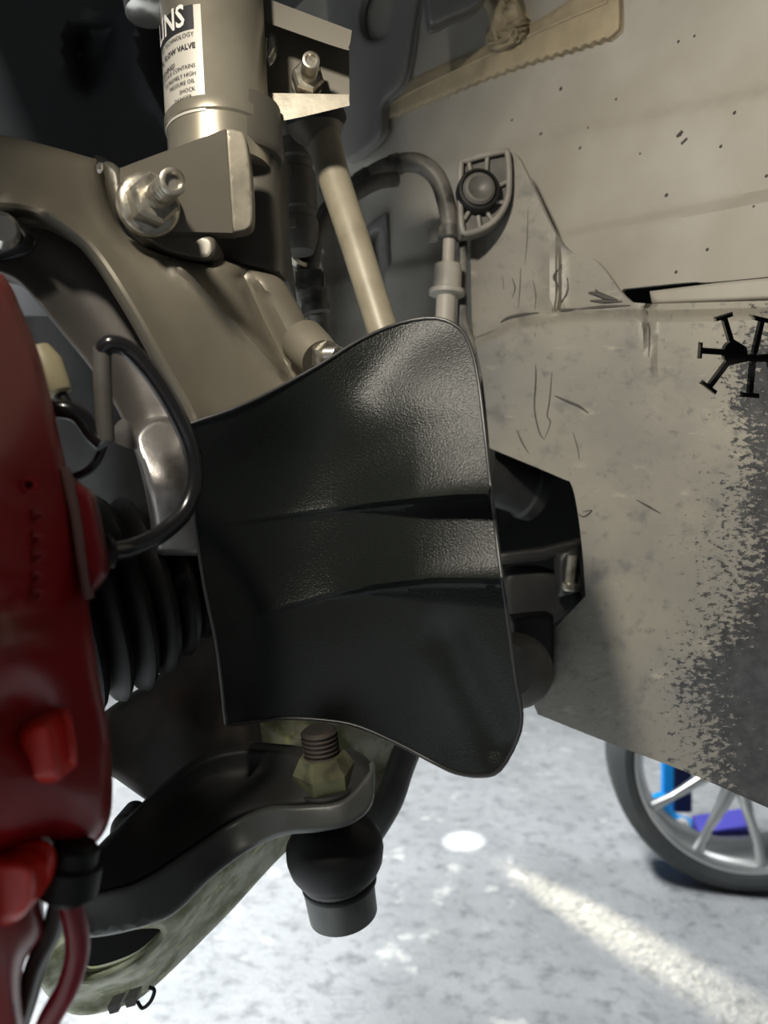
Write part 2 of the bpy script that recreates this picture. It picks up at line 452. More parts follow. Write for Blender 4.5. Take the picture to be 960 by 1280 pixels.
# ------------------------------------------------------------------ the setting: workshop floor and walls
def quad(name, pts, m, kind='structure'):
    o = link(name, [Vector(p) for p in pts], [tuple(range(len(pts)))], m, None, False)
    o['kind'] = kind; return o
fl = link('floor', [Vector((x, y, z)) for z in (0, -0.1) for x, y in ((-6, -4), (6, -4), (6, 8), (-6, 8))],
          [(0, 1, 2, 3), (7, 6, 5, 4), (0, 4, 5, 1), (1, 5, 6, 2), (2, 6, 7, 3), (3, 7, 4, 0)], M['floor'], None, False)
finish(fl, 'wet grey concrete workshop floor with bright glints', 'floor', None, 'structure')
for nm, a, b_, lab in (('wall_back', (-6, 8), (6, 8), 'pale painted wall at the far end of the workshop'), ('wall_left', (-6, -4), (-6, 8), 'pale painted wall on the outboard side'),
                  ('wall_right', (6, -4), (6, 8), 'pale painted wall on the inboard side')):
    dx, dy = b_[0] - a[0], b_[1] - a[1]; ln = math.hypot(dx, dy); nx, ny = -dy / ln * 0.1, dx / ln * 0.1
    if nm == 'wall_right': nx, ny = 0.1, 0
    base = [(a[0], a[1]), (b_[0], b_[1]), (b_[0] + nx, b_[1] + ny), (a[0] + nx, a[1] + ny)]
    o = link(nm, [Vector((x, y, z)) for z in (0, 3.6) for x, y in base],
             [(0, 1, 2, 3), (7, 6, 5, 4), (0, 4, 5, 1), (1, 5, 6, 2), (2, 6, 7, 3), (3, 7, 4, 0)], M['wall'], None, False)
    finish(o, lab, 'wall', None, 'structure')

# ------------------------------------------------------------------ car body: inner fender, liner, undertray
CP = 0.735   # offset of the inner fender plane
def panel_depth(q):
    q = np.atleast_2d(q); d = vplane(CP)(q)
    d = d - 0.012 * sstep((q[:, 1] - (250 - 0.19 * (q[:, 0] - 960)) + 14) / 16)          # seam step
    d = d - 0.005 * sstep((q[:, 1] - (112 - 0.22 * (q[:, 0] - 960)) + 8) / 16)
    # flute on the rear part of the panel, beside the hoses
    d = d + 0.05 * np.exp(-((q[:, 0] - 440) / 40)**2) * sstep((q[:, 1] - 190) / 60)
    d = d - 0.03 * np.exp(-((q[:, 0] - 400) / 14)**2) * sstep((q[:, 1] - 200) / 60)
    d = d + 0.02 * np.exp(-((q[:, 0] - 560) / 16)**2) * sstep((q[:, 1] - 210) / 60)
    return d
t = thing('inner_fender', P(640, 360, 0.75), 'dusty beige sheet-metal inner fender with pressed seams, filling the upper right', 'car panel')
plate('pressed_panel', [(318, -160, 's'), (1560, -360, 's'), (1560, 280, 's'), (960, 346), (860, 353), (780, 361, 's'), (740, 400, 's'), (600, 470, 's'), (500, 800, 's'), (320, 800, 's')],
      panel_depth, 0.004, M['panel'], t, back=BACKN, step=11, lines=[[(x, y0 - 0.19 * (x - 960) + o) for x in range(330, 1030, 10)] for y0, o in ((250, -14), (250, -9), (250, -4), (250, 2), (112, -8), (112, 0), (112, 8))])
# dark turret with a round hole, at the top
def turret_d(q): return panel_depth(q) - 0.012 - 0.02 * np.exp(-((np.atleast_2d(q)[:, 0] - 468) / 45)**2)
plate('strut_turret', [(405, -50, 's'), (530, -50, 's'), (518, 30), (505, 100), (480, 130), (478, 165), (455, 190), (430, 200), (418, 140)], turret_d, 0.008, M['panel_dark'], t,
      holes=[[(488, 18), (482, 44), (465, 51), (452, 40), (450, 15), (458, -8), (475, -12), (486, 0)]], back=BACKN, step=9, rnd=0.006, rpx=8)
for (x, y, r) in ((701, 111, 2.6), (676, 168, 2.6), (850, 168, 2.8), (833, 244, 2.6), (725, 185, 2.0), (845, 340, 2.2), (735, 160, 1.6), (770, 124, 1.6),
                  (848, 52, 2.0), (901, 183, 2.2), (958, 220, 2.2), (640, 150, 1.6), (884, 312, 2.2), (942, 258, 1.6), (800, 192, 1.5), (918, 141, 2.4), (868, 45, 1.8)):
    q = np.array([[x, y]]); d = panel_depth(q)[0]; c = P(x, y, d)
    lathe('paint_chip', c, c - BACKN * 0.0006, [(0, r * d / F), (1, r * d / F * 0.6)], M['chip'], t, 10)
ptube('paint_chip', [(846, 171, vplane(CP)((846, 171))[0] - 0.0125 - 0.005), (853, 164, vplane(CP)((853, 164))[0] - 0.0125 - 0.005)], 0.0012, M['chip'], t, seg=8)

# black sheet standing for the dark behind the tray, with subframe parts
t = thing('subframe', P(700, 840, 0.85), 'subframe parts on a black sheet standing for darkness, seen through the notch in the worn undertray', 'subframe')
plate('dark_backing', [(400, 330, 's'), (560, 330, 's'), (1560, 270, 's'), (1560, 1190, 's'), (700, 850, 's'), (590, 815, 's'), (400, 760, 's')], vplane(0.90), 0.004, M['black_void'], t, back=BACKN, step=40)
M['void_grey'] = mat('black_subframe_paint', (0.035, 0.035, 0.034), 0.45, 0.2, (0.02, 0.02, 0.02), 25)
lathe('bushing_sleeve', P(600, 590, 0.74), P(672, 612, 0.76), [(0, 0.030), (0.75, 0.030), (0.78, 0.034), (0.95, 0.034), (1, 0.026)], M['void_grey'], t, 28)
plate('cross_brace', [(618, 692, 's'), (680, 684, 's'), (728, 672, 's'), (729, 682, 's'), (684, 700, 's'), (620, 706, 's')], const(0.735), 0.012, M['void_grey'], t, rnd=0.004, rpx=4, step=8)
plate('mount_block', [(630, 715), (690, 712), (728, 745), (700, 775), (640, 790)], const(0.76), 0.02, M['void_grey'], t, rnd=0.01, rpx=12, step=10)
plate('clamp_housing', [(698, 692, 's'), (722, 684, 's'), (729, 738, 's'), (700, 746, 's')], const(0.72), 0.02, M['void_grey'], t, rnd=0.004, rpx=5, step=6)
lathe('clamp_bolt', P(711, 738, 0.715), P(716, 694, 0.712), [(0, 0.006), (0.06, 0.0075), (0.2, 0.0075), (0.22, 0.005), (1, 0.005)], M['steel'], t, 16)
t = thing('bush_bracket', P(668, 860, 0.64), 'dark green-black bracket with a round rubber bush below the undertray notch', 'bracket')
plate('cheek', [(640, 772, 's'), (684, 768), (692, 778), (690, 850), (684, 858), (664, 858, 's'), (640, 880, 's')], const(0.625), 0.02, M['arm_grey'], t, rnd=0.005, rpx=6, step=8)
lathe('rubber_bush', P(648, 838, 0.60), P(636, 838, 0.57), [(0, 0.026), (0.3, 0.030), (0.5, 0.030), (0.7, 0.027), (1, 0.020)], M['rubber_grey'], t, 28)

# undertray
CT = 0.665
SHX, SHY = [585, 622, 640, 700, 790, 812, 960, 1560], [432, 412, 402, 394, 390, 392, 388, 334]
def tray_depth(q):
    q = np.atleast_2d(q); x, y = q[:, 0], q[:, 1]; d = vplane(CT)(q)
    # the upper tab sits back behind a shelf line; below it the sheet swells out
    shelf = np.interp(x, SHX, SHY)
    d = d - 0.022 * sstep((y - shelf + 4) / 15) * (1 - 0.65 * sstep((y - shelf - 20) / 110))
    d = d + 0.010 * np.exp(-((x - 810) / 5)**2) * sstep((y - 375) / 10) * (1 - sstep((y - 400) / 60))
    d = d + 0.008 * sstep((x - 812) / 10) * (1 - sstep((y - 400) / 160))
    # fold on the tab
    d = d - 0.010 * np.exp(-((x - 690) / 10)**2) * (1 - sstep((y - 385) / 12)) * sstep((y - 300) / 25)
    d = d + 0.010 * sstep((x - 690) / 14) * (1 - sstep((y - 385) / 12))
    d = d + 0.006 * sstep((x - 775) / 60) * sstep((y - 800) / 100)
    d = d + 0.02 * sstep((640 - x) / 60) * sstep((y - 420) / 30)
    return d
def arm_hole(cx, cy, arms, hub):
    """outline of a stencilled cut-out: a hub disc with spokes that end in short bars"""
    arms = sorted(arms, key=lambda a: a[0]); out = []
    for i, (ang, L, w, cap) in enumerate(arms):
        a = math.radians(ang); u = np.array([math.cos(a), math.sin(a)]); v = np.array([-u[1], u[0]])
        c = np.array([cx, cy])
        for q in (c + u*hub*0.95 - v*w, c + u*(L - 5) - v*w, c + u*(L - 5) - v*cap, c + u*(L + 1) - v*cap*1.05, c + u*(L + 1) + v*cap*1.05, c + u*(L - 5) + v*cap, c + u*(L - 5) + v*w, c + u*hub*0.95 + v*w):
            out.append((q[0], q[1], 's'))
        nx = arms[(i + 1) % len(arms)][0] + (360 if i == len(arms) - 1 else 0)
        gap = nx - ang
        if gap > 50:
            for f in (0.35, 0.5, 0.65):
                b = math.radians(ang + gap * f); out.append((cx + hub*math.cos(b), cy + hub*math.sin(b), 's'))
    return out
hole1 = arm_hole(918, 441, [(-107, 49, 4.5, 12), (184, 45, 4, 10), (127, 56, 4.5, 12)], 17)
hole2 = arm_hole(941, 448, [(-77, 52, 4.5, 12), (95, 48, 4.5, 12), (183, 14, 5, 5.1), (-3, 22, 5, 5.1)], 7)
hole3 = arm_hole(972, 450, [(-60, 52, 4.5, 12), (0, 50, 4.5, 12), (60, 52, 4.5, 12)], 16)
t = thing('undertray', P(760, 960, 0.62), 'scuffed beige undertray plate whose black coating is worn off in speckles', 'undertray')
tray_ol = [(576, 292, 's'), (578, 230), (600, 196), (640, 190), (662, 225), (690, 285), (712, 314), (746, 327), (776, 365), (790, 378, 's'), (815, 380, 's'), (960, 372, 's'), (1560, 318, 's'),
           (1560, 1272, 's'), (960, 1010, 's'), (860, 966), (760, 928), (672, 893, 's'), (668, 870), (690, 800), (692, 787, 's'), (732, 745, 's'), (728, 690), (722, 640), (714, 606), (700, 597), (612, 560, 's'), (604, 480), (594, 430, 's'), (590, 400), (588, 300, 's')]
plate('tray_sheet', tray_ol, tray_depth, 0.004, M['tray'], t, holes=[hole1, hole2, hole3], back=BACKN, step=8, n=5,
      lines=[[(x, float(np.interp(x, SHX, SHY)) + o) for x in range(586, 1035, 6)] for o in (-4, 0, 4, 8, 12, 17)] + [[(x, y) for y in range(300, 382, 6)] for x in (680, 687, 694, 701)] + [[(x, y) for y in range(384, 470, 6)] for x in (799, 804, 807, 810, 813, 816, 822)])
plate('ledge_strip', [(812, 364, 's'), (900, 353, 's'), (1560, 290, 's'), (1560, 318, 's'), (960, 374, 's'), (815, 380, 's')], vplane(CT + 0.018), 0.01, M['panel'], t, back=BACKN, step=16, rnd=0.004, rpx=5)
# scratches, smudges and a dark line along the fold, lying on the sheet
def scratch_fold(pts, r, name='scratch_fold', dep=tray_depth, par=None, m='scratch_fold'):
    q = np.array(pts, float); d = dep(q)
    return tube(name, [P(a, b, dd - 0.0002) for (a, b), dd in zip(pts, d)], [r*0.4] + [r] * (len(pts) - 2) + [r*0.3], M[m], par, seg=6, n=3)
for pts, r in (([(669, 416), (670, 470), (668, 510), (674, 540), (681, 550)], 0.0007), ([(694, 495), (712, 503), (724, 508), (736, 517)], 0.0011),
               ([(690, 465), (687, 500), (684, 520), (688, 528), (681, 548)], 0.0006), ([(646, 537), (652, 552), (661, 567)], 0.0008), ([(796, 625), (812, 634), (826, 642)], 0.0008),
               ([(722, 642), (730, 646), (740, 638), (728, 640)], 0.0006), ([(703, 330), (692, 345), (696, 358), (690, 388)], 0.0009), ([(708, 340), (710, 362), (700, 380)], 0.0009),
               ([(660, 262), (659, 300), (656, 330)], 0.0005), ([(651, 335), (650, 360), (648, 385)], 0.0006), ([(666, 350), (670, 370), (668, 388)], 0.0006), ([(628, 345), (630, 362)], 0.0008), ([(640, 348), (644, 360), (640, 372)], 0.0008),
               ([(716, 540), (722, 560), (724, 575)], 0.0005), ([(808, 388), (811, 405), (812, 425), (811, 446)], 0.0008), ([(594, 422), (612, 416), (624, 409)], 0.0008),
               ([(736, 366), (748, 368), (758, 372), (772, 375)], 0.0022), ([(738, 376), (756, 377), (778, 377)], 0.0018), ([(744, 362), (750, 368), (762, 373)], 0.0015)):
    scratch_fold(pts, r, par=t)
for pts in ([(626, 403), (634, 398), (650, 394), (672, 391)], [(668, 392), (700, 388), (724, 386)], [(720, 387), (752, 384), (788, 382)]):
    scratch_fold(pts, 0.0016, 'grime_line', par=t)
# fastener boss of the tray: square ribbed housing with a round push clip
DB = 0.672
boss = plate('clip_housing', [(574, 206), (580, 199), (628, 187), (638, 192), (640, 240), (630, 268), (612, 286), (584, 295), (573, 284)], const(DB), 0.012, M['rubber_grey'], t, step=8)
M['boss'] = mat('dusty_grey_plastic', (0.26, 0.245, 0.215), 0.5, 0, (0.16, 0.15, 0.135), 40, 0.4, 0.7)
tube('housing_rim', [P(x, y, DB - 0.004) for x, y in catmull([(576, 208), (583, 201), (626, 190), (635, 195), (636, 240), (627, 265), (610, 282), (586, 291), (577, 282)], 3)], 0.0028, M['boss'], boss, n=1, seg=8, closed=True)
for a, b in (((586, 203), (590, 222)), ((609, 196), (608, 216)), ((636, 226), (620, 234)), ((634, 254), (618, 252)), ((580, 275), (588, 262)), ((600, 287), (598, 270)), ((616, 276), (608, 264))):
    tube('rib', [P(*a, DB - 0.003), P(*b, DB - 0.003)], 0.0020, M['boss'], boss, seg=8, n=1)
cc = P(596, 243, DB); dv = Vector((0.05, -1, 0.0)).normalized()
lathe('clip_ring', cc, cc + dv * 0.014, [(0, 0.0195), (0.75, 0.0190), (0.9, 0.0180), (0.92, 0.0160), (0.7, 0.0155)], M['rubber'], boss, 32)
lathe('clip_head', cc, cc + dv * 0.016, [(0.4, 0.0150), (0.8, 0.0145), (0.95, 0.0125), (0.97, 0.0105), (0.70, 0.006), (0.62, 0.0)], M['rubber_grey'], boss, 32)

# wheel-arch liner
def liner_d(q):
    q = np.atleast_2d(q); x, y = q[:, 0], q[:, 1]; d = 0.78 + 0.00045 * (x + 80) * 0.6
    poly = catmull([(80, 36), (84, 92), (104, 120), (128, 112), (146, 78), (156, 22), (120, 18)], 5)
    s = np.where(inside(poly, q), pdist(poly, q, True), 0)
    d = d + 0.06 * sstep(s / 24) * (0.55 + 0.45 * sstep((118 - x) / 25))
    rr = np.hypot(x - 330, y - 40); d = d + 0.05 * sstep((150 - rr) / 22)
    d = d - 0.012 * np.exp(-((rr - 160) / 8)**2)
    # the lower half leans forward to the sill
    d = d - 0.0003 * np.clip(y - 300, 0, 500)
    return d
t = thing('arch_liner', P(60, 640, 0.8), 'black plastic wheel-arch liner with a moulded pocket behind the damper', 'arch liner')
plate('liner_shell', [(-420, -260, 's'), (335, -260, 's'), (335, 640, 's'), (250, 640, 's'), (-420, 420, 's')], liner_d, 0.004, M['liner'], t, step=10)
plate('lit_lower_liner', [(-420, 395, 's'), (250, 395, 's'), (260, 740, 's'), (-420, 740, 's')], lambda q: 0.69 + 0.02 * np.sin(np.atleast_2d(q)[:, 0] / 30.0), 0.004, M['liner_lit'], t, step=18)  # lower liner in a lighter grey that stands for floor bounce
# unseen arch roof, a flat slab added to block the ceiling light
vs = [Vector((x, y, z)) for z in (1.70, 1.71) for x, y in ((-0.5, -0.45), (1.1, -0.45), (1.1, 1.3), (-0.5, 1.3))]
fs = [(0, 1, 2, 3), (7, 6, 5, 4), (0, 4, 5, 1), (1, 5, 6, 2), (2, 6, 7, 3), (3, 7, 4, 0)]
link('arch_roof_light_block', vs, fs, M['liner'], t)

# woven heat strip and the bits above it
def strip_d(q): return panel_depth(q) - 0.006 - 0.004 * sstep((np.atleast_2d(q)[:, 1] - (118 - 0.45 * (np.atleast_2d(q)[:, 0] - 490)) + 3) / 6)
low = [(484, 148)]
for i in range(47):
    x = 490 + i * 6; y = np.interp(x, [484, 600, 660, 720, 768], [148, 100, 78, 60, 44]); low.append((x, y + (2.0 if i % 2 else -0.6), 's'))
t = thing('heat_strip', P(630, 90, 0.74), 'frayed tan woven heat strip running up the inner fender', 'heat strip')
plate('woven_band', [(466, 128), (520, 96), (600, 60), (680, 20), (740, -20, 's'), (774, -20, 's'), (775, 20)] + [(774, 36, 's')] + low[::-1], strip_d, 0.006, M['strip'], t, back=BACKN, step=8, n=4, rnd=0.003, rpx=5)
tube('seam', [P(x, y, float(strip_d((x, y))[0]) - 0.0005) for x, y in ((482, 134), (520, 112), (600, 74), (680, 36), (760, 2))], 0.0014, M['strip'], t, n=6, seg=8)
def wad_d(q):
    q = np.atleast_2d(q); return panel_depth(q) - 0.025 - 0.004 * np.sin(q[:, 1] * 0.9 + q[:, 0] * 0.25)
plate('crumpled_end', [(600, -10), (640, -12), (656, 18), (660, 38), (648, 54), (618, 66), (606, 52), (610, 20)], wad_d, 0.02, M['strip'], t, back=BACKN, step=4, rnd=0.018, rpx=12)
t = plate('corner_plate', [(528, -40, 's'), (620, -40, 's'), (600, 4), (560, 24), (545, 31), (534, 26)], const(0.70), 0.012, mat('blue_grey_steel', (0.17, 0.18, 0.19), 0.4, 0.5, (0.13, 0.135, 0.14), 20), None, rnd=0.006, rpx=6)
finish(t, 'blue-grey steel plate corner above the frayed tan strip', 'steel plate')

# ------------------------------------------------------------------ hoses on the inner fender
t = thing('brake_hose', P(560, 400, 0.72), 'grimy brake hose arching from the left connector to the upright fitting', 'hose')
ptube('upper_hose', [(372, 330, .68), (395, 285, .69), (425, 248, .70), (455, 225, .70), (490, 207, .70), (522, 204, .70), (546, 222, .70), (558, 255, .70), (564, 292, .70)], 0.0088, M['hose_dirty'], t, n=10)
for x, y, d, x2, y2 in ((448, 230, .70, 462, 221), ((488), 208, .70, 500, 204)):
    tube('hose_sleeve', [P(x, y, d), P(x2, y2, d)], 0.0100, M['hose_dirty'], t, n=2, seg=14)
lathe('ferrule', P(564, 284, .70), P(562, 300, .70), [(0, .0095), (0.1, .0115), (0.9, .0115), (1, .009)], M['hose_dirty'], t, 20)
lathe('upright_fitting', P(562, 298, .70), P(556, 410, .70), [(0, .006), (.28, .006), (.3, .0125), (.36, .0135), (.56, .0135), (.58, .017), (.63, .017), (.65, .0095), (1, .0095)], M['panel'], t, 20)
plate('fitting_bracket', [(574, 296, 's'), (584, 300, 's'), (584, 400, 's'), (600, 440, 's'), (588, 445, 's'), (572, 405, 's')], const(0.71), 0.006, M['hose_dirty'], t, step=9, rnd=0.003, rpx=3)
box('clamp_tab', P(541, 294, .735), (.0105, .006, .0125), M['panel_dark'], t, bev=.001)
t = thing('brake_pipe_hose', P(392, 400, 0.64), 'thinner rubber hose rising from the square connector beside the ribbed sleeve', 'hose')
ptube('rubber_hose', [(388, 350, .63), (391, 320, .63), (398, 292, .64), (412, 268, .655), (440, 245, .665), (470, 228, .67), (495, 224, .68)], 0.0068, M['rubber_grey'], t, n=8)
box('square_connector', P(388, 352, .625), (.024, .018, .017), M['hose_dirty'], t, bev=.002)
lathe('ribbed_collar', P(391, 364, .63), P(396, 392, .63), [(0, .0125), (.3, .0125), (.32, .0115), (.62, .0115), (.65, .0125), (1, .012)], M['hose_dirty'], t, 20)
ptube('lower_hose', [(395, 388, .635), (400, 420, .65), (408, 460, .66)], 0.0085, M['hose_dirty'], t)
ptube('sensor_wire', [(352, 345, .63), (356, 325, .63), (368, 312, .63), (378, 320, .63), (376, 338, .63)], 0.004, M['rubber'], t)
lathe('retaining_ring', P(368, 318, .625), P(376, 312, .62), [(0, .013), (.2, .0145), (.8, .0145), (1, .012), (.8, .010), (.2, .010)], M['steel'], t, 24)
t = thing('connector_sleeve', P(372, 300, 0.60), 'dark ribbed rubber sleeve held by two clips beside the damper', 'sleeve')
lathe('sleeve', P(366, 180, .60), P(374, 316, .60), [(0, .015), (.02, .0165), (.16, .0165), (.18, .0150), (.25, .0150), (.28, .0172), (.62, .0172), (.64, .0155), (.70, .0155), (.72, .0170), (.86, .0165), (1, .012)], M['rubber_grey'], t, 28)
for y in (212, 279):
    box('clip', P(360 if y < 250 else 366, y, .583), (.006, .003, .008), M['steel_clean'], t, bev=.0008)
ptube('feed_pipe', [(352, 150, .62), (358, 165, .61), (364, 182, .60)], .007, M['panel'], t)
# stiffening rib and dark slot on the fender wall behind the hoses
t = thing('pressed_bracket', P(480, 360, .80), 'small triangular pressed bracket on the fender wall behind the link', 'bracket')
plate('triangle_plate', [(445, 300), (478, 268), (484, 275), (486, 340), (474, 362), (452, 350)], lambda q: vplane(CP)(q) - 0.0 + 0.0, 0.01, M['panel_dark'], t, holes=[[(458, 306), (474, 288), (476, 335), (466, 345)]], step=7, rnd=.004, rpx=5, back=BACKN)

# ------------------------------------------------------------------ damper and its brackets
t = thing('damper', P(272, 330, 0.46), 'silver damper tube with a printed warning label, upper left', 'damper')
A0 = P(262, -60, 0.470); B0 = P(276, 215, 0.470); RD = 0.0322
lathe('tube', A0, B0, [(0, RD), (0.775, RD), (0.785, RD*1.03), (0.83, RD*1.03), (0.84, RD*0.99), (1, RD*0.99)], M['damper'], t, 64)
lathe('upper_tube', A0 + (A0 - B0) * 0.75, A0, [(0, RD), (1, RD)], M['damper'], t, 64)
lathe('upper_sleeve', P(180, -30, .50), P(190, 20, .50), [(0, .016), (.5, .017), (.9, .017), (1, .013)], M['steel_clean'], t, 32)
ax = (B0 - A0); LA = ax.length; ax = ax.normalized()
u0 = (Vector((0, -1, 0)) - ax * Vector((0, -1, 0)).dot(ax)).normalized(); v0 = u0.cross(ax)
if v0.x < 0: v0 = -v0
def cyl(ang, s, r): # ang measured from the camera-facing line, to the right; s metres below A0
    return A0 + ax * s + (u0 * math.cos(ang) + v0 * math.sin(ang)) * r
def band(name, a0, a1, s0, s1, r, m, par, na=24):
    vs = []; fs = []
    for rr in (r, r - 0.0006):
        for i in range(na + 1):
            a = a0 + (a1 - a0) * i / na; vs += [cyl(a, s0, rr), cyl(a, s1, rr)]
    k = 2 * (na + 1)
    for i in range(na): fs += [(2*i, 2*i+1, 2*i+3, 2*i+2), (k+2*i, k+2*i+2, k+2*i+3, k+2*i+1), (2*i, 2*i+2, k+2*i+2, k+2*i), (2*i+1, k+2*i+1, k+2*i+3, 2*i+3)]
    fs += [(0, k, k+1, 1), (2*na, 2*na+1, k+2*na+1, k+2*na)]
    return link(name, vs, fs, m, par)
def S(y, a=-0.15):   # distance along the tube whose surface line a shows at picture row y
    lo, hi = 0.0, LA
    for _ in range(40):
        mid = (lo + hi) / 2; p = cyl(a, mid, RD); py = 640 - (p.z - CZ) / p.y * F
        if py < y: lo = mid
        else: hi = mid
    return lo
lab = band('label', -1.9, -0.02, S(6), S(139), RD + 0.0003, M['label_film'], t)
bb = band('brand_band', -1.9, -0.16, S(6), S(36), RD + 0.0007, M['print_black'], lab)
def text_on(name, txt, height, a_right, s_base, r, m, par, bold=0.0, xs=1.0):
    cu = bpy.data.curves.new(name, 'FONT'); cu.body = txt; cu.size = 1.0; cu.offset = bold; cu.resolution_u = 2
    o = bpy.data.objects.new('tmp', cu); COL.objects.link(o)
    dg = bpy.context.evaluated_depsgraph_get(); me = o.evaluated_get(dg).to_mesh()
    vs = np.array([tuple(v.co) for v in me.vertices]); fs = [tuple(p.vertices) for p in me.polygons]
    o.evaluated_get(dg).to_mesh_clear(); bpy.data.objects.remove(o)
    k = height / 0.70; x = (vs[:, 0] - vs[:, 0].max()) * k * xs; y = vs[:, 1] * k
    out = [cyl(a_right + xx / RD, s_base - yy, r) for xx, yy in zip(x, y)]
    return link(name, out, fs, m, par, False)
text_on('lettering', 'LINS', 0.0128, -0.33, S(33, -.35), RD + 0.0011, M['print_white'], bb, 0.02, 0.80)
rows = [('ADVANCED TECHNOLOGY', 45, .0026, -.17, 0), ('DUAL FLOW VALVE', 60, .0032, -.15, .02), ('WARNING!', 77, .0030, -.62, 0.01), ('THIS DEVICE CONTAINS', 84, .0024, -.17, 0),
        ('EXTREMELY HIGH', 94, .0024, -.17, 0), ('PRESSURE OIL', 103, .0024, -.19, 0), ('SHOCK', 113, .0024, -.19, 0), ('DANGER', 122, .0024, -.26, 0), ('MANUAL', 133, .0024, -.21, 0)]
for tx, y, h, a, bo in rows:
    text_on('print_line', tx, h, a, S(y), RD + 0.0009, M['print_black'], lab, bo, 0.95)

# fork leg below the damper
t = thing('damper_fork', P(300, 345, 0.47), 'dark taupe damper fork below the silver tube', 'damper fork')
plate('fork_body', [(240, 176, 's'), (300, 140), (334, 130), (346, 160), (350, 260), (360, 352, 's'), (262, 330, 's'), (248, 300, 's')], lambda q: 0.462 + 0.0000035 * (np.atleast_2d(q)[:, 0] - 300)**2, 0.05, M['fork'], t, step=12, rnd=0.012, rpx=14)
lathe('fork_collar', P(290, 140, .475), P(296, 205, .475), [(0, .0285), (.05, .031), (.9, .031), (1, .029)], M['fork'], t, 40)

# mounting bracket plate with its bolt
def brk_d(q): q = np.atleast_2d(q); return 0.398 + 0.00020 * (q[:, 0] - 150) + 0.00010 * (q[:, 1] - 225)
t = thing('damper_bracket', P(232, 292, 0.41), 'taupe steel bracket plate bolted in front of the damper', 'bracket')
plate('face_plate', [(150, 214), (156, 208), (220, 184), (282, 161, 's'), (291, 291, 's'), (200, 288), (168, 280), (153, 262)], brk_d, 0.010, M['bracket'], t, step=14)
def flange_d(q): q = np.atleast_2d(q); return 0.4244 + 0.0001 * (q[:, 0] - 282) + 0.00010 * (q[:, 1] - 225)
plate('side_flange', [(282, 161, 's'), (296, 163), (307, 172), (314, 220), (316, 272), (309, 287), (291, 291, 's')], flange_d, 0.008, M['bracket_lit'], t, step=7, rnd=0.0015, rpx=3)
bolt(t, P(184, 258, .4065), P(217, 226, .362), 0.0068, M['steel'], M['steel'], nutr=1.95, washer=2.0, nutfrac=0.30)
lathe('clip_pin', P(126, 206, .405), P(124, 214, .40), [(0, .0015), (.5, .002), (1, .0012)], M['steel_clean'], t, 12)
# rubber bush behind the bracket
t = thing('upper_bush', P(160, 300, 0.44), 'black rubber bush between knuckle eye and bracket plate', 'bush')
plate('bush_face', [(118, 196), (150, 210), (180, 240), (200, 290), (262, 300), (262, 330), (205, 322), (158, 296), (132, 258)], const(0.432), 0.03, M['rubber'], t, step=10, rnd=0.006, rpx=10)
plate('bush_shell', [(128, 205), (150, 212), (158, 262), (175, 286), (262, 292), (262, 326), (205, 317), (162, 288), (140, 255)], const(0.428), 0.02, M['bracket'], t, step=8, rnd=0.006, rpx=8)

# upper link bracket with bolt
t = thing('link_bracket', P(380, 150, 0.50), 'steel channel bracket holding the sway-bar link bolt, top centre', 'bracket')
plate('web', [(322, 20, 's'), (436, 52, 's'), (437, 122, 's'), (330, 130, 's')], const(0.515), 0.006, M['bracket'], t, step=16)
plate('top_flange', [(306, 0, 's'), (318, -8, 's'), (440, 38, 's'), (436, 58), (425, 60), (316, 22, 's')], lambda q: 0.485 + 0.0 * np.atleast_2d(q)[:, 0], 0.033, M['bracket'], t, step=12, back=Vector((-.10, 1, .66)))
plate('bottom_flange', [(324, 116, 's'), (436, 118, 's'), (437, 132, 's'), (352, 151), (322, 148, 's')], const(0.478), 0.036, M['bracket_lit'], t, step=12, back=Vector((-.08, 1, .55)))
for y, x in ((4, 308), (130, 321), (55, 338)):
    plate('weld_bead', [(x - 5, y - 10), (x + 5, y - 12), (x + 7, y + 2), (x + 1, y + 16), (x - 5, y + 18)], const(0.474 if y != 55 else .49), 0.008, M['steel_clean'], t, step=4, rnd=0.004, rpx=4)
bolt(t, P(383, 108, .512), P(389, 74, .478), 0.0058, M['steel'], M['steel'], nutr=1.9, washer=1.5, nutfrac=0.34)
# sway bar link
t = thing('sway_bar_link', P(478, 420, 0.50), 'beige sway-bar link rod slanting down behind the black guard', 'link rod')
ptube('rod', [(404, 172, .540), (420, 230, .535), (440, 290, .525), (462, 360, .515), (484, 430, .505)], [.0125, .0115, .0112, .0108, .0108], M['rod'], t, n=6, seg=24)
lathe('flared_end', P(394, 146, .545), P(405, 182, .54), [(0, .022), (.3, .021), (.6, .016), (1, .0125)], M['bracket'], t, 28)
lathe('joint_boot', P(394, 135, .54), P(397, 160, .54), [(0, .014), (.3, .021), (.6, .022), (.85, .019), (1, .012)], M['rubber'], t, 28)

